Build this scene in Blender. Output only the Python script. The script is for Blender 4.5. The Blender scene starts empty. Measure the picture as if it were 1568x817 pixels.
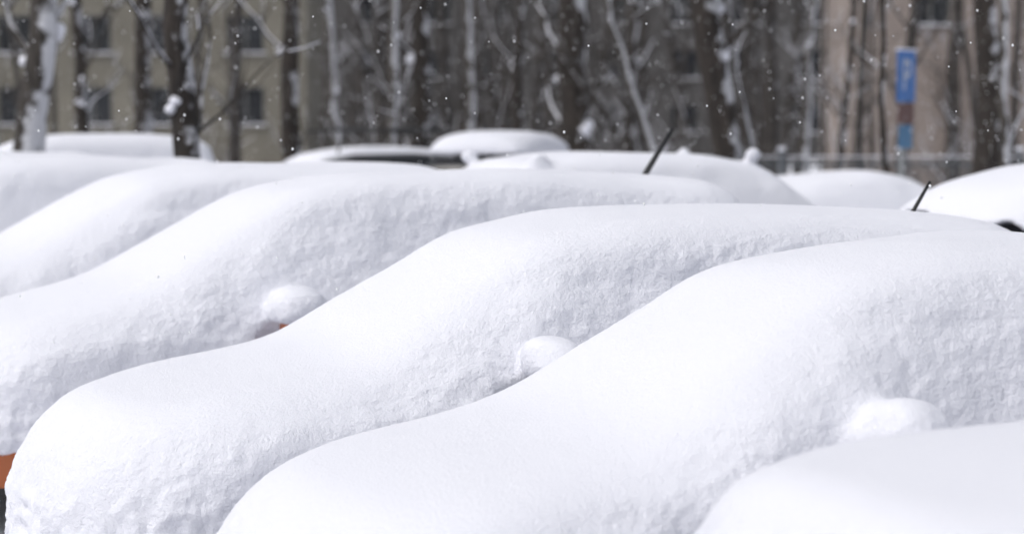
import bpy, math, random
import numpy as np
from mathutils import Vector, Matrix
random.seed(7)
scene = bpy.context.scene
COL = scene.collection

# ------------------------------------------------------------------ materials
def mat_new(name):
    m = bpy.data.materials.new(name); m.use_nodes = True
    nt = m.node_tree
    return m, nt, nt.nodes["Principled BSDF"]

def simple(name, col, rough=0.6, metal=0.0, var=0.15, scale=6.0, coat=0.0):
    m, nt, b = mat_new(name)
    tc = nt.nodes.new("ShaderNodeTexCoord")
    n = nt.nodes.new("ShaderNodeTexNoise"); n.inputs["Scale"].default_value = scale
    n.inputs["Detail"].default_value = 5
    r = nt.nodes.new("ShaderNodeValToRGB")
    r.color_ramp.elements[0].position = 0.3; r.color_ramp.elements[1].position = 0.7
    r.color_ramp.elements[0].color = tuple(c*(1-var) for c in col)+(1,)
    r.color_ramp.elements[1].color = tuple(min(1, c*(1+var)) for c in col)+(1,)
    nt.links.new(tc.outputs["Object"], n.inputs["Vector"])
    nt.links.new(n.outputs["Fac"], r.inputs["Fac"])
    nt.links.new(r.outputs["Color"], b.inputs["Base Color"])
    b.inputs["Roughness"].default_value = rough
    b.inputs["Metallic"].default_value = metal
    b.inputs["Coat Weight"].default_value = coat
    return m

def snow_material():
    m, nt, b = mat_new("snow")
    N = nt.nodes.new; L = nt.links.new
    tc = N("ShaderNodeTexCoord"); geo = N("ShaderNodeNewGeometry")
    sep = N("ShaderNodeSeparateXYZ"); L(geo.outputs["Normal"], sep.inputs[0])
    mr = N("ShaderNodeMapRange"); mr.interpolation_type = 'SMOOTHSTEP'
    mr.inputs["From Min"].default_value = 0.95; mr.inputs["From Max"].default_value = 0.50
    mr.inputs["To Min"].default_value = 0.08; mr.inputs["To Max"].default_value = 1.0
    L(sep.outputs["Z"], mr.inputs["Value"])
    n1 = N("ShaderNodeTexNoise"); n1.inputs["Scale"].default_value = 26; n1.inputs["Detail"].default_value = 5
    n1.inputs["Roughness"].default_value = 0.58
    n2 = N("ShaderNodeTexNoise"); n2.inputs["Scale"].default_value = 80; n2.inputs["Detail"].default_value = 5
    n2.inputs["Roughness"].default_value = 0.7
    for n in (n1, n2): L(tc.outputs["Object"], n.inputs["Vector"])
    mul = N("ShaderNodeMath"); mul.operation = 'MULTIPLY'
    L(n1.outputs["Fac"], mul.inputs[0]); L(mr.outputs["Result"], mul.inputs[1])
    bp = N("ShaderNodeBump"); bp.inputs["Distance"].default_value = 0.022; bp.inputs["Strength"].default_value = 0.7
    L(mul.outputs[0], bp.inputs["Height"])
    bp2 = N("ShaderNodeBump"); bp2.inputs["Distance"].default_value = 0.009; bp2.inputs["Strength"].default_value = 0.8
    L(n2.outputs["Fac"], bp2.inputs["Height"]); L(bp.outputs["Normal"], bp2.inputs["Normal"])
    L(bp2.outputs["Normal"], b.inputs["Normal"])
    b.inputs["Base Color"].default_value = (0.875, 0.885, 0.95, 1)
    b.inputs["Roughness"].default_value = 0.88
    b.inputs["Specular IOR Level"].default_value = 0.12
    return m

def bark_material(name, col, snow_amt=0.5, sc=0.45):
    m, nt, b = mat_new(name)
    N = nt.nodes.new; L = nt.links.new
    tc = N("ShaderNodeTexCoord"); geo = N("ShaderNodeNewGeometry")
    vm = N("ShaderNodeVectorMath"); vm.operation = 'DOT_PRODUCT'
    L(geo.outputs["Normal"], vm.inputs[0]); vm.inputs[1].default_value = (0.72, -0.42, 0.55)
    n = N("ShaderNodeTexNoise"); n.inputs["Scale"].default_value = 3.5; n.inputs["Detail"].default_value = 6
    n.inputs["Roughness"].default_value = 0.6
    L(tc.outputs["Object"], n.inputs["Vector"])
    ad = N("ShaderNodeMath"); ad.operation = 'MULTIPLY_ADD'
    L(n.outputs["Fac"], ad.inputs[0]); ad.inputs[1].default_value = 3.0; L(vm.outputs["Value"], ad.inputs[2])
    mr = N("ShaderNodeMapRange")
    mr.inputs["From Min"].default_value = 2.60-snow_amt; mr.inputs["From Max"].default_value = 2.85-snow_amt
    L(ad.outputs[0], mr.inputs["Value"])
    mp = N("ShaderNodeMapping"); mp.inputs["Scale"].default_value = (14, 14, 3)
    L(tc.outputs["Object"], mp.inputs["Vector"])
    n2 = N("ShaderNodeTexNoise"); n2.inputs["Scale"].default_value = 1.0; n2.inputs["Detail"].default_value = 6
    L(mp.outputs[0], n2.inputs["Vector"])
    r = N("ShaderNodeValToRGB")
    r.color_ramp.elements[0].position = 0.35; r.color_ramp.elements[1].position = 0.7
    r.color_ramp.elements[0].color = tuple(c*0.5 for c in col)+(1,)
    r.color_ramp.elements[1].color = tuple(c*1.6 for c in col)+(1,)
    L(n2.outputs["Fac"], r.inputs["Fac"])
    mx = N("ShaderNodeMix"); mx.data_type = 'RGBA'
    L(mr.outputs["Result"], mx.inputs["Factor"]); L(r.outputs["Color"], mx.inputs["A"])
    mx.inputs["B"].default_value = (sc, sc*1.01, sc*1.06, 1)
    L(mx.outputs["Result"], b.inputs["Base Color"])
    bp = N("ShaderNodeBump"); bp.inputs["Distance"].default_value = 0.03
    L(n2.outputs["Fac"], bp.inputs["Height"]); L(bp.outputs["Normal"], b.inputs["Normal"])
    b.inputs["Roughness"].default_value = 0.9
    return m

SNOW = snow_material()
BARK = bark_material("bark", (0.030, 0.024, 0.020), 0.33, 0.48)
BARK_SNOWY = bark_material("bark_snowy", (0.068, 0.060, 0.052), 0.82, 0.48)
BARK_PATCHY = bark_material("bark_patchy", (0.040, 0.034, 0.029), 0.62, 0.55)
BARK_FAR = bark_material("bark_far", (0.045, 0.039, 0.035), 0.16, 0.30)
GLASS = simple("car_glass", (0.015, 0.017, 0.02), 0.08, 0, 0.1)
RUBBER = simple("rubber", (0.018, 0.018, 0.019), 0.8)
PLASTIC = simple("black_plastic", (0.015, 0.015, 0.016), 0.5)
ALLOY = simple("alloy", (0.45, 0.45, 0.47), 0.35, 0.9)
LAMP = simple("headlamp_glass", (0.55, 0.56, 0.58), 0.1)
TAIL = simple("taillamp_glass", (0.35, 0.02, 0.02), 0.15)
PAINTS = {k: simple("paint_"+k, c, 0.3, 0.1, 0.04, 2, 0.6) for k, c in dict(
    orange=(0.42, 0.10, 0.015), black=(0.02, 0.02, 0.022), grey=(0.12, 0.125, 0.13),
    silver=(0.45, 0.46, 0.48), blue=(0.03, 0.06, 0.15), white=(0.7, 0.7, 0.7)).items()}

# ------------------------------------------------------------------ helpers
def add_mesh(name, verts, faces, mats, parent=None, fmat=None, smooth=True):
    me = bpy.data.meshes.new(name)
    me.from_pydata([tuple(v) for v in verts] if not isinstance(verts, np.ndarray) else verts.tolist(), [],
                   faces if not isinstance(faces, np.ndarray) else faces.tolist())
    for m in mats: me.materials.append(m)
    if fmat is not None: me.polygons.foreach_set("material_index", np.asarray(fmat, dtype=np.int32))
    me.polygons.foreach_set("use_smooth", np.full(len(me.polygons), smooth))
    me.update()
    ob = bpy.data.objects.new(name, me); COL.objects.link(ob)
    if parent: ob.parent = parent
    return ob

def empty(name, loc, rz=0):
    e = bpy.data.objects.new(name, None); COL.objects.link(e)
    e.location = loc; e.rotation_euler = (0, 0, rz); e.empty_display_size = 0.3
    return e

RNG = np.random.RandomState(3)
LAT = RNG.rand(64, 64, 64).astype(np.float32)
def vnoise(x, y, z, scale, off=0.0):
    x = x/scale+off*7.31+100; y = y/scale+off*3.17+100; z = z/scale+off*5.77+100
    xi = np.floor(x).astype(int); yi = np.floor(y).astype(int); zi = np.floor(z).astype(int)
    fx, fy, fz = x-xi, y-yi, z-zi
    fx = fx*fx*(3-2*fx); fy = fy*fy*(3-2*fy); fz = fz*fz*(3-2*fz)
    r = 0
    for dx in (0, 1):
        for dy in (0, 1):
            for dz in (0, 1):
                w = (fx if dx else 1-fx)*(fy if dy else 1-fy)*(fz if dz else 1-fz)
                r = r + w*LAT[(xi+dx) & 63, (yi+dy) & 63, (zi+dz) & 63]
    return r*2-1

def smax(a, b, k):
    h = np.maximum(k-np.abs(a-b), 0)/k
    return np.maximum(a, b)+h*h*k*0.25
def smin(a, b, k): return -smax(-a, -b, k)

def surface_nets(F, org, h):
    S = F < 0
    nx, ny, nz = F.shape
    cnt = np.zeros((nx-1, ny-1, nz-1), np.int32)
    for dx in (0, 1):
        for dy in (0, 1):
            for dz in (0, 1):
                cnt += S[dx:nx-1+dx, dy:ny-1+dy, dz:nz-1+dz]
    I, J, K = np.nonzero((cnt > 0) & (cnt < 8))
    P = np.zeros((len(I), 3)); n = np.zeros(len(I))
    cor = [(a, b, c) for a in (0, 1) for b in (0, 1) for c in (0, 1)]
    for a in cor:
        for ax in range(3):
            if a[ax] == 0:
                bb = list(a); bb[ax] = 1
                fa = F[I+a[0], J+a[1], K+a[2]]; fb = F[I+bb[0], J+bb[1], K+bb[2]]
                c = (fa < 0) != (fb < 0)
                t = np.where(c, fa/np.where(c, fa-fb, 1), 0)
                p = np.tile(np.array(a, float), (len(I), 1)); p[:, ax] += t
                P += p*c[:, None]; n += c
    P = P/n[:, None]+np.stack([I, J, K], 1)
    V = P*h+np.array(org)
    idx = -np.ones((nx-1, ny-1, nz-1), np.int64); idx[I, J, K] = np.arange(len(I))
    faces = []
    for ax in range(3):
        sl0 = [slice(1, -1)]*3; sl1 = [slice(1, -1)]*3
        sl0[ax] = slice(0, -1); sl1[ax] = slice(1, None)
        A = S[tuple(sl0)]; B = S[tuple(sl1)]
        E = np.argwhere(A != B)
        flip = A[tuple(E.T)]
        off = np.array([1, 1, 1]); off[ax] = 0
        E = E+off
        u, v = [(1, 2), (2, 0), (0, 1)][ax]
        def g(du, dv):
            e = E.copy(); e[:, u] -= du; e[:, v] -= dv
            return idx[e[:, 0], e[:, 1], e[:, 2]]
        q = np.stack([g(1, 1), g(0, 1), g(0, 0), g(1, 0)], 1)
        q[~flip] = q[~flip][:, ::-1]
        faces.append(q)
    Fc = np.concatenate(faces)
    return V, Fc[(Fc >= 0).all(1)]

def lathe_y(profile, n, cx, cy, cz):
    vs, fs = [], []
    for k in range(n):
        a = 2*math.pi*k/n
        for r, y in profile: vs.append((cx+r*math.cos(a), cy+y, cz+r*math.sin(a)))
    m = len(profile)
    for k in range(n):
        for j in range(m-1):
            fs.append((k*m+j, k*m+j+1, ((k+1) % n)*m+j+1, ((k+1) % n)*m+j))
    return vs, fs

def tube(vs, fs, pts, rad, n=6, cap=True):
    base = len(vs); pts = [Vector(p) for p in pts]
    up = Vector((0.13, 0.99, 0.05))
    for i, p in enumerate(pts):
        d = (pts[min(i+1, len(pts)-1)]-pts[max(i-1, 0)]).normalized()
        a = d.cross(up)
        if a.length < 0.05: a = d.cross(Vector((1, 0, 0)))
        a.normalize(); b = d.cross(a)
        for k in range(n):
            t = 2*math.pi*k/n
            vs.append(tuple(p+(a*math.cos(t)+b*math.sin(t))*rad[i]))
    for i in range(len(pts)-1):
        for k in range(n):
            fs.append((base+i*n+k, base+i*n+(k+1) % n, base+(i+1)*n+(k+1) % n, base+(i+1)*n+k))
    if cap: fs.append(tuple(base+(len(pts)-1)*n+k for k in range(n)))

# crumbly snow relief: real displacement on the steep faces
TEX = []
for nm, kind, sc in (("snow_clumps", 'CLOUDS', 0.075), ("snow_crumbs", 'CLOUDS', 0.032)):
    t = bpy.data.textures.new(nm, kind); t.noise_scale = sc
    t.noise_depth = 2
    t.noise_type = 'SOFT_NOISE'
    TEX.append(t)
def roughen(ob, amt=1.0):
    me = ob.data; n = len(me.vertices)
    nr = np.empty(n*3, np.float32); me.vertices.foreach_get("normal", nr); nz = nr.reshape(-1, 3)[:, 2]
    co = np.empty(n*3, np.float32); me.vertices.foreach_get("co", co); co = co.reshape(-1, 3)
    w = np.clip((0.95-nz)/0.5, 0, 1); w = w*w*(3-2*w)
    patch = 0.70+0.60*vnoise(co[:, 0], co[:, 1], co[:, 2], 0.40, 3)
    low = np.clip((0.75-co[:, 2])/0.25, 0, 1)
    w = np.clip(0.04+w*(patch*0.65+0.6*low), 0, 1)
    vg = ob.vertex_groups.new(name="steep")
    q = np.round(w*16).astype(int)
    for lv in range(1, 17):
        ids = np.nonzero(q == lv)[0]
        if len(ids): vg.add(ids.tolist(), lv/16, 'REPLACE')
    s = ob.modifiers.new("fine", 'SUBSURF'); s.subdivision_type = 'SIMPLE'; s.levels = 1; s.render_levels = 1
    for t, st in zip(TEX, (0.030*amt, 0.012*amt)):
        d = ob.modifiers.new(t.name, 'DISPLACE'); d.texture = t; d.strength = st; d.mid_level = 0.5
        d.texture_coords = 'LOCAL'; d.vertex_group = "steep"

# ------------------------------------------------------------------ cars
def profile_table(p, extra, sigma):
    us = np.arange(-1, p['L']+1, 0.01)
    z = np.interp(us, [a[0] for a in p['prof']], [a[1] for a in p['prof']])
    z = z+np.interp(us, [0, p['cowl'], p['wtop'], p['L']], [extra*0.85, extra, extra*1.0, extra])
    s = int(sigma/0.01); k = np.exp(-0.5*(np.arange(-4*s, 4*s+1)/s)**2); k /= k.sum()
    z = np.convolve(np.pad(z, 4*s, mode='edge'), k, 'valid')
    return us, z, np.gradient(z, us)

def fields(p, U, V, Z, tt, ts, tf, ke, sigma):
    us, zt, dz = profile_table(p, tt, sigma)
    wb = p['w']/2
    av = np.abs(V)
    a = (Z-(np.interp(U, us, zt)-0.06*(V/wb)**2))/np.sqrt(1+np.interp(U, us, dz)**2)
    W = np.interp(Z, [0.2, 0.45, 0.75, p['belt'], p['roof']], [wb-0.05, wb, wb, wb-0.03, wb-0.25])
    W = W-0.10*np.clip((0.9-U)/0.9, 0, 1)**2
    b = (av-W-ts)*0.93
    c = (0.30*(av/wb)**2.5+np.interp(Z, [0.3, 0.6, 1.0], [0, 0.02, 0.16])-U-tf)*0.93
    e = (U-(p['L']-0.18*(av/wb)**3-np.interp(Z, [0.4, p['belt'], p['roof']], [0, 0.04, p['hatch']]))-tf)*0.93
    d = smax(a, smax(b, smax(c, e, 0.1), ke*0.9), ke)
    return d, a, np.maximum(b, np.maximum(c, e))

def ellip(U, V, Z, c, r):
    q = np.sqrt(((U-c[0])/r[0])**2+((V-c[1])/r[1])**2+((Z-c[2])/r[2])**2)
    return (q-1)*min(r)

BASE = dict(L=4.6, w=1.76, belt=0.95, roof=1.47, cowl=1.25, wtop=2.1, um=1.85, zm=1.0, hatch=0.45,
            prof=[(0, 0.66), (0.15, 0.74), (0.7, 0.86), (1.25, 0.95), (2.1, 1.40), (2.6, 1.48), (3.4, 1.47), (4.1, 1.39), (4.6, 1.31)],
            tt=0.27, ts=0.08, tf=0.09, ke=0.28, cut=0.42, h=0.022, seed=1.0, sig=0.10, paint='grey',
            mirr=(0.14, 0.18, 0.125), mk=0.06, rough=1.0, antenna=None, rails=False, lumps=(), fine=False, gap=False)

def grid(p, h, pad=0.3):
    W = p['w']/2+0.46
    u = np.arange(-pad, p['L']+pad, h); v = np.arange(-W, W+h, h); z = np.arange(0.08, p['roof']+0.62, h)
    U, V, Z = np.meshgrid(u, v, z, indexing='ij')
    return U, V, Z, (u[0], v[0], z[0])

def build_car(origin, ang, share=None, **kw):
    p = dict(BASE); p.update(kw)
    car = empty("parked_car", (origin[0], origin[1], 0.0), ang)
    if share:
        for ch in share.children:
            o = bpy.data.objects.new(ch.name.split('.')[0], ch.data); COL.objects.link(o); o.parent = car
        return car
    wb = p['w']/2; vm = wb+0.12
    U, V, Z, org = grid(p, p['h'])
    d, a, s = fields(p, U, V, Z, p['tt'], p['ts'], p['tf'], p['ke'], p['sig'])
    if p['ts'] > 0:
        d2, _, _ = fields(p, U, V, Z, 0.05, 0.035, 0.035, 0.12, 0.06)
        d = smin(d, d2, 0.12)
    band = np.abs(d) < 0.16
    x, y, z = U[band], V[band], Z[band]
    side = np.clip((s[band]-a[band]+0.10)/0.30, 0, 1); side = side*side*(3-2*side)
    o = p['seed']
    n = 0.030*vnoise(x, y, z, 0.75, o)+0.010*vnoise(x, y, z, 0.3, o+1)*(0.3+side)
    n += side*p['rough']*(0.010*vnoise(x, y, z, 0.20, o+2)+0.007*vnoise(x, y, z, 0.09, o+3))
    low = np.clip((0.78-z)/0.2, 0, 1)*np.clip((1.0-x)/0.5, 0, 1)
    n += low*0.045*np.abs(vnoise(x, y, z, 0.10, o+4))
    d[band] += n
    if p['ts'] > 0:
        for sg in (-1, 1):
            c = (p['um'], sg*(vm+0.02), p['zm']+0.08)
            m = ellip(U, V, Z, c, p['mirr'])
            if p['fine']: m = m+0.016*vnoise(U, V, Z, 0.14, o+6)
            m = smax(m, (p['zm']+0.005)-Z, 0.05)
            d = smin(d, m, p['mk'])
            if p['gap'] and sg < 0:
                g = ellip(U, V, Z, (p['um']-0.09, sg*(vm+0.0), p['zm']-0.085), (0.15, 0.14, 0.09))
                d = smax(d, -g, 0.03)
    for (lu, lv, lz, lr) in p['lumps']:
        d = smin(d, ellip(U, V, Z, (lu, lv, lz), (lr*1.3, lr, lr)), 0.06)
    cutn = p['cut']
    if p['ts'] > 0:
        cn = vnoise(U[:, :, 0], V[:, :, 0], V[:, :, 0]*0, 0.2, o+5)*0.07
        cutn = (cutn+cn)[:, :, None]
    d = smax(d, cutn-Z, 0.05)
    VV, FF = surface_nets(d, org, p['h'])
    so_ = add_mesh("snow_cover", VV, FF, [SNOW], car)
    if p['fine']: roughen(so_)
    # body shell
    hb = max(0.03, p['h'])
    U, V, Z, org = grid(p, hb, 0.2)
    d, a, s = fields(p, U, V, Z, 0, 0, 0, 0.10, 0.05)
    for uw in (0.85, p['L']-0.85):
        wd = np.sqrt((U-uw)**2+(Z-0.32)**2)-0.37
        wd = smax(wd, (wb-0.28)-np.abs(V), 0.02)
        d = smax(d, -wd, 0.02)
    d = smax(d, 0.2-Z, 0.05)
    for sg in (-1, 1):
        d = smin(d, ellip(U, V, Z, (p['um'], sg*(vm+.01), p['zm']-0.02), (0.10, 0.13, 0.085)), 0.02)
    VV, FF = surface_nets(d, org, hb)
    C = VV[FF].mean(1); us, zt, _ = profile_table(p, 0, 0.05)
    Nn = np.cross(VV[FF[:, 1]]-VV[FF[:, 0]], VV[FF[:, 2]]-VV[FF[:, 0]])
    Nn /= np.linalg.norm(Nn, axis=1)[:, None]+1e-9
    Ct = np.interp(C[:, 0], us, zt)
    fm = np.zeros(len(FF), int)
    wind = (C[:, 0] > p['cowl']+0.03) & (C[:, 0] < p['wtop']-0.03) & (Nn[:, 2] > 0.5) & (np.abs(C[:, 1]) < wb-0.2)
    sidew = (C[:, 2] > p['belt']+0.02) & (C[:, 2] < p['roof']-0.12) & (np.abs(Nn[:, 1]) > 0.6) & (C[:, 0] > p['cowl']+0.35) & \
        (C[:, 0] < p['L']-0.45) & (np.abs((C[:, 0]-2.75)) > 0.05) & (C[:, 2] < Ct-0.1) & (np.abs(C[:, 1]) < wb-0.01)
    rearw = (C[:, 2] > p['belt']+0.04) & (C[:, 2] < p['roof']-0.14) & (Nn[:, 0] > 0.5) & (np.abs(C[:, 1]) < wb-0.3)
    fm[wind | sidew | rearw] = 1
    fm[(C[:, 0] < 0.4) & (C[:, 2] > 0.52) & (C[:, 2] < 0.66) & (np.abs(C[:, 1]) > 0.5) & (Nn[:, 0] < -0.3)] = 3
    fm[(C[:, 0] < 0.3) & (C[:, 2] > 0.34) & (C[:, 2] < 0.6) & (np.abs(C[:, 1]) < 0.42) & (Nn[:, 0] < -0.5)] = 2
    fm[(C[:, 2] < 0.27)] = 2
    fm[(C[:, 0] > p['L']-0.4) & (C[:, 2] > 0.66) & (C[:, 2] < 0.9) & (np.abs(C[:, 1]) > 0.6) & (Nn[:, 0] > 0.3)] = 4
    add_mesh("body", VV, FF, [PAINTS[p['paint']], GLASS, PLASTIC, LAMP, TAIL], car, fm)
    # wheels
    vs, fs, fmt = [], [], []
    for uw in (0.85, p['L']-0.85):
        for sg in (-1, 1):
            pr = [(0.19, -0.09), (0.27, -0.105), (0.315, -0.09), (0.325, 0), (0.315, 0.09), (0.27, 0.105), (0.19, 0.09)]
            v2, f2 = lathe_y(pr, 28, uw, sg*(wb-0.12), 0.325)
            b0 = len(vs); vs += v2; fs += [tuple(i+b0 for i in f) for f in f2]; fmt += [0]*len(f2)
            pr = [(0.001, sg*0.06), (0.05, sg*0.07), (0.06, sg*0.03), (0.17, sg*0.05), (0.20, sg*0.085), (0.20, -sg*0.08)]
            v2, f2 = lathe_y(pr, 28, uw, sg*(wb-0.12), 0.325)
            b0 = len(vs); vs += v2; fs += [tuple(i+b0 for i in f) for f in f2]; fmt += [1]*len(f2)
    add_mesh("wheels", vs, fs, [RUBBER, ALLOY], car, fmt)
    if p['antenna']:
        ua, va, za, ln, r = p['antenna']
        vs, fs = [], []
        tube(vs, fs, [(ua, va, za-0.3), (ua, va, za-0.04), (ua+ln*0.03, va, za), (ua+ln*0.62, va, za+ln*0.86)], [r*1.6, r*1.6, r*1.2, r*0.8], 8)
        add_mesh("antenna", vs, fs, [PLASTIC], car)
    if p['rails']:
        vs, fs = [], []
        zr = p['roof']+p['rails']
        for sg in (-1, 1):
            y = sg*(wb-0.33)
            tube(vs, fs, [(2.1, y, zr-0.3), (2.2, y, zr), (3.2, y, zr+0.03), (4.0, y, zr-0.03), (4.1, y, zr-0.3)], [0.02]*5, 8)
        for uu in (2.6, 3.6):
            tube(vs, fs, [(uu, -wb+0.25, zr+0.03), (uu, 0, zr+0.045), (uu, wb-0.25, zr+0.03)], [0.02]*3, 8)
        add_mesh("roof_rails", vs, fs, [PLASTIC], car)
    return car

PHI = math.radians(25)
BK = Vector((math.cos(PHI), math.sin(PHI))); LT = Vector((-math.sin(PHI), math.cos(PHI)))
def org_from_mirror(mx, my, um, off=1.0):
    o = Vector((mx, my))-um*BK+off*LT
    return (o.x, o.y)

# near row, from the closest outwards
pA = [(0, 0.92), (0.15, 1.01), (0.7, 1.05), (1.4, 1.05), (2.25, 1.45), (2.7, 1.50), (3.4, 1.49), (4.1, 1.39), (4.6, 1.31)]
carA = build_car(org_from_mirror(2.66, 5.12, 1.85), PHI, seed=11, paint='silver', um=1.85, zm=0.84, mk=0.15, tt=0.30, prof=pA, cowl=1.4, wtop=2.25, fine=True)
pB = [(0, 0.60), (0.15, 0.68), (0.7, 0.82), (1.25, 0.93), (2.08, 1.39), (2.6, 1.47), (3.4, 1.47), (4.1, 1.39), (4.6, 1.31)]
carB = build_car(org_from_mirror(1.27, 7.17, 1.95), PHI, seed=2, paint='grey', um=2.0, zm=1.055, prof=pB, mirr=(0.14, 0.17, 0.13), mk=0.12, tt=0.25, fine=True)
pC = [(0, 0.66), (0.15, 0.74), (0.7, 0.86), (1.3, 0.93), (2.12, 1.40), (2.6, 1.48), (3.6, 1.485), (4.5, 1.44), (5.4, 1.32)]
carC = build_car(org_from_mirror(0.13, 9.04, 1.95), PHI, seed=3, paint='black', um=1.98, cut=0.3, L=5.35, prof=pC, cowl=1.3, zm=1.09,
                 mirr=(0.13, 0.16, 0.115), antenna=(4.46, -0.1, 1.72, 0.18, 0.010), fine=True, gap=True)
pD = [(0, 0.74), (0.15, 0.82), (0.7, 0.94), (1.2, 1.04), (2.05, 1.51), (2.5, 1.60), (3.6, 1.62), (4.7, 1.56), (5.5, 1.42)]
carD = build_car(org_from_mirror(-1.20, 11.6, 1.9), PHI, seed=4, paint='orange', um=1.94, roof=1.6, prof=pD, belt=1.02, zm=1.09, L=5.45,
                 mirr=(0.17, 0.19, 0.14), h=0.026, tt=0.27, cut=0.44, antenna=(4.58, 0.0, 1.80, 0.38, 0.018), fine=True, gap=True)
pE = [(0, 0.74), (0.15, 0.82), (0.7, 0.94), (1.2, 1.04), (2.1, 1.50), (2.6, 1.58), (3.6, 1.59), (4.4, 1.55), (4.9, 1.42)]
carE = build_car(org_from_mirror(-2.5, 14.1, 1.9), PHI, seed=5, paint='white', roof=1.58, prof=pE, belt=1.02, h=0.03, tt=0.29, L=4.9, fine=True)
carF = build_car(org_from_mirror(-4.5, 16.6, 1.9), PHI, seed=6, paint='blue', h=0.035, tt=0.30, roof=1.58, prof=pE, L=4.9)
carF2 = build_car(org_from_mirror(-6.1, 19.6, 1.9), PHI, share=carF)
# cars across the lane
def org_center(cx, cy, L, ang):
    return (cx-math.cos(ang)*L/2, cy-math.sin(ang)*L/2)
pS = [(0, 0.85), (0.15, 0.92), (0.7, 1.02), (1.15, 1.10), (1.9, 1.62), (2.4, 1.70), (3.4, 1.71), (4.3, 1.65), (4.6, 1.6)]
suv = dict(roof=1.70, prof=pS, belt=1.08, zm=1.1, w=1.86, h=0.04, hatch=0.25, wtop=1.9, cowl=1.15)
a = PHI+math.pi
carG = build_car(org_center(1.6, 19.2, 4.6, a), a, seed=7, paint='grey', tt=0.19,
                 lumps=((2.0, 0.55, 1.88, 0.06), (2.1, -0.5, 1.88, 0.05), (4.1, 0.6, 1.84, 0.07), (4.2, -0.6, 1.86, 0.06)), **suv)
pH = [(0, 0.74), (0.15, 0.82), (0.7, 0.94), (1.2, 1.04), (2.1, 1.50), (2.6, 1.60), (3.2, 1.58), (3.8, 1.46), (4.4, 1.22), (4.6, 1.1)]
carH = build_car(org_center(4.9, 16.6, 4.6, a), a, seed=8, paint='black', h=0.035, tt=0.29, roof=1.6, prof=pH, belt=1.02, sig=0.2, cut=1.44)
carM = build_car(org_center(4.3, 25.5, 4.6, a), a, seed=15, paint='silver', h=0.045, tt=0.2, roof=1.38,
                 prof=[(0, .6), (.7, .8), (1.25, .92), (2.1, 1.30), (2.7, 1.38), (3.4, 1.34), (4.6, 1.1)])
carI = build_car(org_center(-5.9, 27, 4.6, PHI), PHI, seed=9, paint='silver', tt=0.3, sig=0.25, **suv)
carJ = build_car(org_center(-5.6, 34, 4.6, a), a, share=carM)
a2 = math.radians(32)
carK = build_car(org_center(-2.6, 31, 4.6, a2), a2, seed=10, paint='black', ts=-0.14, tf=-0.12, cut=1.1, tt=0.07, rails=0.32, **dict(suv, roof=1.68))
a3 = math.radians(255)
carL = build_car(org_center(0.05, 29, 4.6, a3), a3, seed=12, paint='black', ts=0.0, tf=-0.02, cut=1.74, tt=0.31, **suv)

# ------------------------------------------------------------------ ground
gx = np.concatenate([np.linspace(-300, -22, 20), np.linspace(-20, 20, 81), np.linspace(22, 300, 20)])
gy = np.concatenate([np.linspace(-60, -2, 12), np.linspace(0, 45, 91), np.linspace(48, 500, 30)])
GX, GY = np.meshgrid(gx, gy, indexing='ij')
GZ = 0.06*vnoise(GX, GY, GX*0, 2.5, 1)+0.03*vnoise(GX, GY, GX*0, 0.8, 2)-0.02
nx, ny = GX.shape
V = np.stack([GX.ravel(), GY.ravel(), GZ.ravel()], 1)
ii, jj = np.meshgrid(np.arange(nx-1), np.arange(ny-1), indexing='ij')
q = (ii*ny+jj).ravel()
add_mesh("ground", V, np.stack([q, q+ny, q+ny+1, q+1], 1), [SNOW])

# ------------------------------------------------------------------ trees
def blob(vs, fs, c, r, rng):
    n, m = 8, 5; b = len(vs)
    for i in range(m+1):
        t = math.pi*i/m
        for k in range(n):
            a = 2*math.pi*k/n; q = 1+0.5*(rng.random()-0.5)
            vs.append((c[0]+r[0]*math.sin(t)*math.cos(a)*q, c[1]+r[1]*math.sin(t)*math.sin(a)*q, c[2]+r[2]*math.cos(t)*q))
    for i in range(m):
        for k in range(n):
            fs.append((b+i*n+k, b+(i+1)*n+k, b+(i+1)*n+(k+1) % n, b+i*n+(k+1) % n))

def grow(vs, fs, sv, sf, p0, d0, ln, r0, lvl, rng, snow=0.4, sides=6, nseg=6, wob=0.26):
    pts = [Vector(p0)]; rad = [r0]; d = Vector(d0).normalized()
    for i in range(nseg):
        d = (d+Vector((rng.uniform(-1, 1), rng.uniform(-1, 1), rng.uniform(-0.6, 1.0)))*wob).normalized()
        pts.append(pts[-1]+d*ln/nseg); rad.append(r0*(1-0.8*(i+1)/nseg))
    tube(vs, fs, pts, rad, sides)
    if sv is not None and rng.random() < snow:
        i0 = rng.randint(0, 2); i1 = rng.randint(3, nseg)
        sp = [p+Vector((0, 0, rr*0.7+0.002)) for p, rr in zip(pts, rad)][i0:i1+1]
        tube(sv, sf, sp, [rr*0.65+0.004 for rr in rad][i0:i1+1], 5)
    if lvl > 0:
        for k in range(rng.randint(3, 5)):
            t = rng.uniform(0.25, 0.95)*nseg; i = min(int(t), nseg-1)
            p = pts[i].lerp(pts[i+1], t-i)
            dd = (pts[i+1]-pts[i]).normalized()
            side = Vector((rng.uniform(-1, 1), rng.uniform(-1, 1), rng.uniform(-0.1, 0.8)))
            grow(vs, fs, sv, sf, p, dd*0.6+side*0.9, ln*rng.uniform(0.35, 0.6), rad[i]*0.5, lvl-1, rng, snow*0.8, max(4, sides-1), 4, wob)

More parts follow.
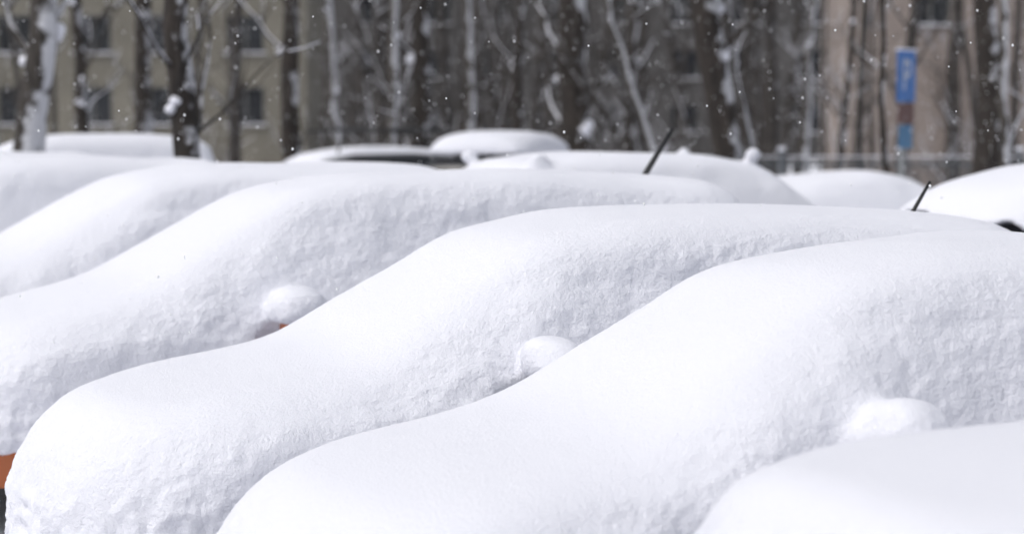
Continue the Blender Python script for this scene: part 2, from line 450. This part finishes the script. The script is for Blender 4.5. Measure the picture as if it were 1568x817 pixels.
def make_tree(name, x, d, r, top_x=None, h=11, seed=0, bark=None, zmin=1.6, nb=12, snow=0.38, lvl=2, kinks=0.10, blen=1.0):
    rng = random.Random(seed); vs, fs, sv, sf = [], [], [], []
    if top_x is None: top_x = x+rng.uniform(-0.3, 0.3)
    N = 18; pts = []; rad = []
    ph = rng.uniform(0, 6)
    for i in range(N+1):
        t = i/N; z = t*h
        fx = x+(top_x-x)*min(z/6.0, 2.0)+0.06*math.sin(z*0.9+ph)
        pts.append(Vector((fx+rng.uniform(-1, 1)*kinks*0.4, d+rng.uniform(-1, 1)*kinks*0.4, z)))
        rad.append(r*(1.3 if i == 0 else 1)*(1-0.75*t)*rng.uniform(0.93, 1.09))
    tube(vs, fs, pts, rad, 12)
    for k in range(nb):
        z = rng.uniform(zmin, h*0.95); t = z/h*N; i = min(int(t), N-1)
        p = pts[i].lerp(pts[i+1], t-i); a = rng.uniform(0, 2*math.pi)
        dd = Vector((math.cos(a)*0.8, math.sin(a)*0.8, rng.uniform(0.5, 1.6)))
        grow(vs, fs, sv, sf, p, dd, rng.uniform(1.0, 2.6)*blen*(1-0.4*z/h), rad[i]*rng.uniform(0.18, 0.36), lvl, rng, snow)
        if rng.random() < 0.5:
            s = rad[i]
            for q in range(3):
                blob(sv, sf, p+Vector((dd.x, dd.y, 0)).normalized()*s*rng.uniform(0.5, 0.9)+Vector((rng.uniform(-.5, .5)*s, 0, 0.03+q*0.3*s)),
                     (s*0.38+.012, s*0.38+.012, s*0.28+0.012), rng)
    t = empty(name, (0, 0, 0))
    add_mesh("trunk_and_branches", vs, fs, [bark or BARK], t)
    add_mesh("branch_snow", sv, sf, [SNOW], t)
    return t

FP = 3300.0
def X(px, d): return (px-784)/FP*d
T = [  # px base, px at y~0, depth, radius
    (292, 285, 20, 0.15, BARK, 1), (20, 66, 24, 0.19, BARK_PATCHY, 2), (132, 128, 34, 0.12, BARK, 3),
    (215, 222, 36, 0.18, BARK, 4), (452, 448, 36, 0.19, BARK, 5), (648, 640, 38, 0.20, BARK, 6),
    (580, 610, 34, 0.09, BARK_SNOWY, 7), (716, 716, 40, 0.10, BARK_SNOWY, 8), (890, 880, 36, 0.30, BARK, 9),
    (1165, 1075, 27, 0.22, BARK, 10), (1510, 1500, 33, 0.25, BARK, 11), (1552, 1530, 30, 0.08, BARK_SNOWY, 12),
    (790, 800, 44, 0.14, BARK, 13), (1375, 1352, 26, 0.05, BARK, 14), (1285, 1300, 44, 0.09, BARK, 15),
    (1225, 1245, 46, 0.10, BARK_SNOWY, 16), (520, 508, 42, 0.10, BARK_SNOWY, 17), (960, 975, 46, 0.12, BARK, 18)]
for px, pt, d, r, bk, s in T:
    x0 = X(px, d); x1 = X(pt, d)
    zt = 2.2+180*d/FP
    make_tree("bare_tree", x0, d, r, x0+(x1-x0)*6.0/zt, seed=s*13, bark=bk, nb=10 if r > 0.08 else 5, lvl=2)
make_tree("bare_tree", X(1075, 30), 30, 0.065, X(1075, 30)-2.2, h=7, seed=501, bark=BARK_SNOWY, nb=3)
make_tree("bare_tree", X(1195, 27.5), 27.5, 0.045, X(1195, 27.5)-1.1, h=7, seed=502, bark=BARK_SNOWY, nb=5)

# distant woodland
vs, fs, sv, sf = [], [], [], []
rng = random.Random(99)
for k in range(160):
    d = rng.uniform(46, 78); x = rng.uniform(-0.32, 0.32)*d
    if x/d < -0.09 and rng.random() < 0.86: continue
    if x/d > 0.165 and rng.random() < 0.55: continue
    h = rng.uniform(7, 13); r = rng.uniform(0.05, 0.17)
    pts = []; q = Vector((x, d, 0)); dd = Vector((rng.uniform(-.10, .10), rng.uniform(-.1, .1), 1))
    for i in range(8):
        pts.append(q.copy()); q = q+dd*h/7; dd += Vector((rng.uniform(-.05, .05), rng.uniform(-.05, .05), 0))
    rad = [r*(1-0.6*i/7) for i in range(8)]
    tube(vs, fs, pts, rad, 6)
    for j in range(10):
        t = rng.uniform(0.8, 6.9); i = int(t); p = pts[i].lerp(pts[i+1], t-i); a = rng.uniform(0, 6.28)
        grow(vs, fs, sv, sf, p, (math.cos(a), math.sin(a), rng.uniform(0.5, 1.8)), rng.uniform(1.0, 2.4), rad[i]*0.3, 1, rng, 0.15, 4, 4)
for k in range(60):
    d = rng.uniform(42, 60); x = rng.uniform(-0.3, 0.3)*d
    for j in range(5):
        a = rng.uniform(0, 6.28)
        grow(vs, fs, sv, sf, (x, d, 0), (math.cos(a)*0.6, math.sin(a)*0.6, 1.4), rng.uniform(1.2, 2.8), 0.018, 1, rng, 0.2, 4, 4)
dt = empty("distant_trees", (0, 0, 0))
add_mesh("trunks_and_twigs", vs, fs, [BARK_FAR], dt)
add_mesh("twig_snow", sv, sf, [SNOW], dt)

# ------------------------------------------------------------------ buildings
def box(vs, fs, x0, x1, y0, y1, z0, z1, fm=None, mi=0):
    b = len(vs)
    vs += [(x0, y0, z0), (x1, y0, z0), (x1, y1, z0), (x0, y1, z0), (x0, y0, z1), (x1, y0, z1), (x1, y1, z1), (x0, y1, z1)]
    f = [(0, 3, 2, 1), (4, 5, 6, 7), (0, 1, 5, 4), (1, 2, 6, 5), (2, 3, 7, 6), (3, 0, 4, 7)]
    fs += [tuple(b+i for i in q) for q in f]
    if fm is not None: fm += [mi]*6

def building(name, x0, x1, y, wallcol, storeys, sp, ww, wh, sill0, first, depth=12, st=2.8, rz=0.0):
    e = empty(name, (0, 0, 0))
    wallm = simple(name+"_wall", wallcol, 0.9, 0, 0.16, 0.6)
    H = storeys*st+0.8
    xs = []; x = x0+first
    while x+ww < x1-0.3: xs.append(x); x += sp
    vs, fs = [], []
    cols = [x0]+[c for q in xs for c in (q, q+ww)]+[x1]
    rows = [-0.5]+[c for s in range(storeys) for c in (sill0+s*st, sill0+s*st+wh)]+[H]
    for i in range(len(cols)-1):
        for j in range(len(rows)-1):
            if i % 2 == 1 and j % 2 == 1: continue
            b = len(vs)
            vs += [(cols[i], y, rows[j]), (cols[i+1], y, rows[j]), (cols[i+1], y, rows[j+1]), (cols[i], y, rows[j+1])]
            fs.append((b, b+1, b+2, b+3))
    for q in xs:
        for s in range(storeys):
            z0 = sill0+s*st; z1 = z0+wh; b = len(vs)
            vs += [(q, y, z0), (q+ww, y, z0), (q+ww, y, z1), (q, y, z1), (q, y+.25, z0), (q+ww, y+.25, z0), (q+ww, y+.25, z1), (q, y+.25, z1)]
            fs += [(b, b+4, b+5, b+1), (b+1, b+5, b+6, b+2), (b+2, b+6, b+7, b+3), (b+3, b+7, b+4, b)]
    b = len(vs)
    vs += [(x0, y, -.5), (x0, y+depth, -.5), (x1, y+depth, -.5), (x1, y, -.5), (x0, y, H), (x0, y+depth, H), (x1, y+depth, H), (x1, y, H)]
    fs += [(b, b+4, b+5, b+1), (b+1, b+5, b+6, b+2), (b+2, b+6, b+7, b+3)]
    add_mesh("walls", vs, fs, [wallm], e, smooth=False)
    vs, fs, fm = [], [], []
    gs, gf = [], []
    for q in xs:
        for s in range(storeys):
            z0 = sill0+s*st; z1 = z0+wh; b = len(gs)
            gs += [(q, y+.2, z0), (q+ww, y+.2, z0), (q+ww, y+.2, z1), (q, y+.2, z1)]; gf.append((b, b+1, b+2, b+3))
            for (a0, a1, c0, c1) in ((q, q+.07, z0, z1), (q+ww-.07, q+ww, z0, z1), (q+.07, q+ww-.07, z0, z0+.07), (q+.07, q+ww-.07, z1-.07, z1),
                                     (q+ww*.5-.03, q+ww*.5+.03, z0+.07, z1-.07)):
                box(vs, fs, a0, a1, y+.12, y+.19, c0, c1, fm, 0)
            box(vs, fs, q-.08, q+ww+.08, y-.14, y+.11, z0-.06, z0-.005, fm, 1)
            box(vs, fs, q-.07, q+ww+.07, y-.13, y+.11, z0, z0+.05, fm, 2)
    add_mesh("window_frames", vs, fs, [simple(name+"_frame", (0.15, 0.15, 0.145), 0.6), simple(name+"_sill", (0.2, 0.19, 0.18), 0.8), SNOW], e, fm, False)
    add_mesh("window_glass", gs, gf, [simple(name+"_glass", (0.03, 0.033, 0.038), 0.15, 0, 0.4, 0.3)], e, smooth=False)
    vs, fs, fm = [], [], []
    box(vs, fs, x0-.4, x1+.4, y-.4, y+depth+.4, H, H+.25, fm, 0)
    box(vs, fs, x0-.35, x1+.35, y-.35, y+depth+.35, H+.252, H+.5, fm, 1)
    add_mesh("roof", vs, fs, [simple(name+"_roof", (0.12, 0.11, 0.11), 0.8), SNOW], e, fm, False)
    return e
building("apartment_building", X(-500, 85), X(470, 85), 85, (0.18, 0.168, 0.138), 5, 3.0, 1.5, 1.5, 1.9, 0.85)
building("apartment_building", X(1345, 64), X(1900, 64), 64, (0.29, 0.245, 0.22), 4, 3.4, 1.2, 1.4, 4.9, 0.9)
building("apartment_building", -60, 70, 112, (0.085, 0.081, 0.079), 7, 3.2, 1.5, 1.5, 1.4, 1.0)

# ------------------------------------------------------------------ fence
vs, fs, fm = [], [], []
yF = 38
for i in range(130):
    x = -1.5+i*0.14
    box(vs, fs, x, x+0.03, yF, yF+0.03, 0, 1.5, fm, 0)
for x in np.arange(-1.55, 17, 2.1):
    box(vs, fs, x-.04, x+.04, yF-.05, yF+.10, 0, 1.62, fm, 0)
    box(vs, fs, x-.06, x+.06, yF-.07, yF+.12, 1.621, 1.68, fm, 1)
for z in (0.3, 1.35):
    box(vs, fs, -1.6, 16.8, yF+0.031, yF+0.07, z, z+0.05, fm, 0)
box(vs, fs, -1.6, 16.8, yF-.005, yF+0.075, 1.502, 1.52, fm, 1)
add_mesh("metal_fence", vs, fs, [simple("fence_paint", (0.10, 0.11, 0.12), 0.6), SNOW], None, fm, False)

# ------------------------------------------------------------------ parking sign
sg = empty("parking_sign", (X(1386, 28), 28, 0), math.radians(56))
BLUE = simple("sign_blue", (0.02, 0.13, 0.40), 0.4); WHITE = simple("sign_white", (0.45, 0.48, 0.54), 0.4)
RED = simple("sign_maroon", (0.10, 0.04, 0.035), 0.5); CY = simple("sign_light_blue", (0.03, 0.15, 0.30), 0.4)
vs, fs = [], []; tube(vs, fs, [(0, 0.05, 0), (0, 0.05, 3.05)], [0.03, 0.03], 10)
add_mesh("pole", vs, fs, [simple("galvanised", (0.3, 0.31, 0.32), 0.5, 0.5)], sg)
vs, fs, fm = [], [], []
def plate(z0, z1, w, mi): box(vs, fs, -w/2, w/2, -0.004, 0.012, z0, z1, fm, mi)
plate(2.40, 3.06, 0.55, 0); plate(2.12, 2.38, 0.5, 2); plate(1.80, 2.10, 0.4, 3)
def lb(x0, x1, z0, z1): box(vs, fs, x0, x1, -0.009, -0.0045, z0, z1, fm, 1)
lb(-.11, -.06, 2.55, 2.94); lb(-.058, .06, 2.89, 2.94); lb(-.058, .06, 2.72, 2.77); lb(.062, .11, 2.75, 2.92)
add_mesh("sign_plates", vs, fs, [BLUE, WHITE, RED, CY], sg, fm, False)
vs, fs, fm = [], [], []; box(vs, fs, -.27, .27, -.03, .04, 3.062, 3.085); add_mesh("sign_snow", vs, fs, [SNOW], sg, None, False)

# ------------------------------------------------------------------ falling snow
rs = np.random.RandomState(5)
n = 14000
d = 8.5+26*rs.rand(n)**0.7
P = np.stack([(rs.rand(n)-.5)*0.75*d, d, rs.rand(n)*6], 1)
ico = np.array([(0, 0, 1), (1, 0, 0), (0, 1, 0), (-1, 0, 0), (0, -1, 0), (0, 0, -1)], float)
icf = np.array([(0, 1, 2), (0, 2, 3), (0, 3, 4), (0, 4, 1), (5, 2, 1), (5, 3, 2), (5, 4, 3), (5, 1, 4)])
sz = 0.0033+0.0042*rs.rand(n)**2
VV = (P[:, None, :]+ico[None]*sz[:, None, None]*np.array([1, 1, 1.25])).reshape(-1, 3)
FF = (icf[None]+6*np.arange(n)[:, None, None]).reshape(-1, 3)
add_mesh("falling_snow", VV, FF, [simple("snowflake", (0.9, 0.91, 0.93), 0.7, 0, 0.02)])

# ------------------------------------------------------------------ light
w = bpy.data.worlds.new("World"); scene.world = w; w.use_nodes = True
nt = w.node_tree; bg = nt.nodes["Background"]
sky = nt.nodes.new("ShaderNodeTexSky"); sky.sky_type = 'NISHITA'; sky.sun_disc = False
SE, SR = math.radians(54), math.radians(-122)
sky.sun_elevation = SE; sky.sun_rotation = SR; sky.dust_density = 4.0; sky.air_density = 1.0
hs = nt.nodes.new("ShaderNodeHueSaturation"); hs.inputs["Saturation"].default_value = 0.34
nt.links.new(sky.outputs[0], hs.inputs["Color"]); nt.links.new(hs.outputs[0], bg.inputs["Color"])
bg.inputs["Strength"].default_value = 0.137
sl = bpy.data.lights.new("sun", 'SUN'); sl.energy = 0.85; sl.angle = math.radians(50); sl.color = (1, 0.985, 0.975)
so = bpy.data.objects.new("sun", sl); COL.objects.link(so)
dirv = Vector((math.sin(SR)*math.cos(SE), math.cos(SR)*math.cos(SE), math.sin(SE)))
so.rotation_euler = dirv.to_track_quat('Z', 'Y').to_euler()

# ------------------------------------------------------------------ camera
cam = bpy.data.cameras.new("camera"); co = bpy.data.objects.new("camera", cam); COL.objects.link(co)
cam.sensor_width = 36; cam.lens = 36*FP/1568; cam.clip_end = 1500
co.location = (0, 0, 2.2); co.rotation_euler = (math.radians(90)-math.atan((408.5-180)/FP), 0, 0)
cam.dof.use_dof = True; cam.dof.focus_distance = 9.0; cam.dof.aperture_fstop = 1.55
scene.camera = co
scene.view_settings.view_transform = 'Standard'; scene.view_settings.look = 'None'; scene.view_settings.exposure = 0
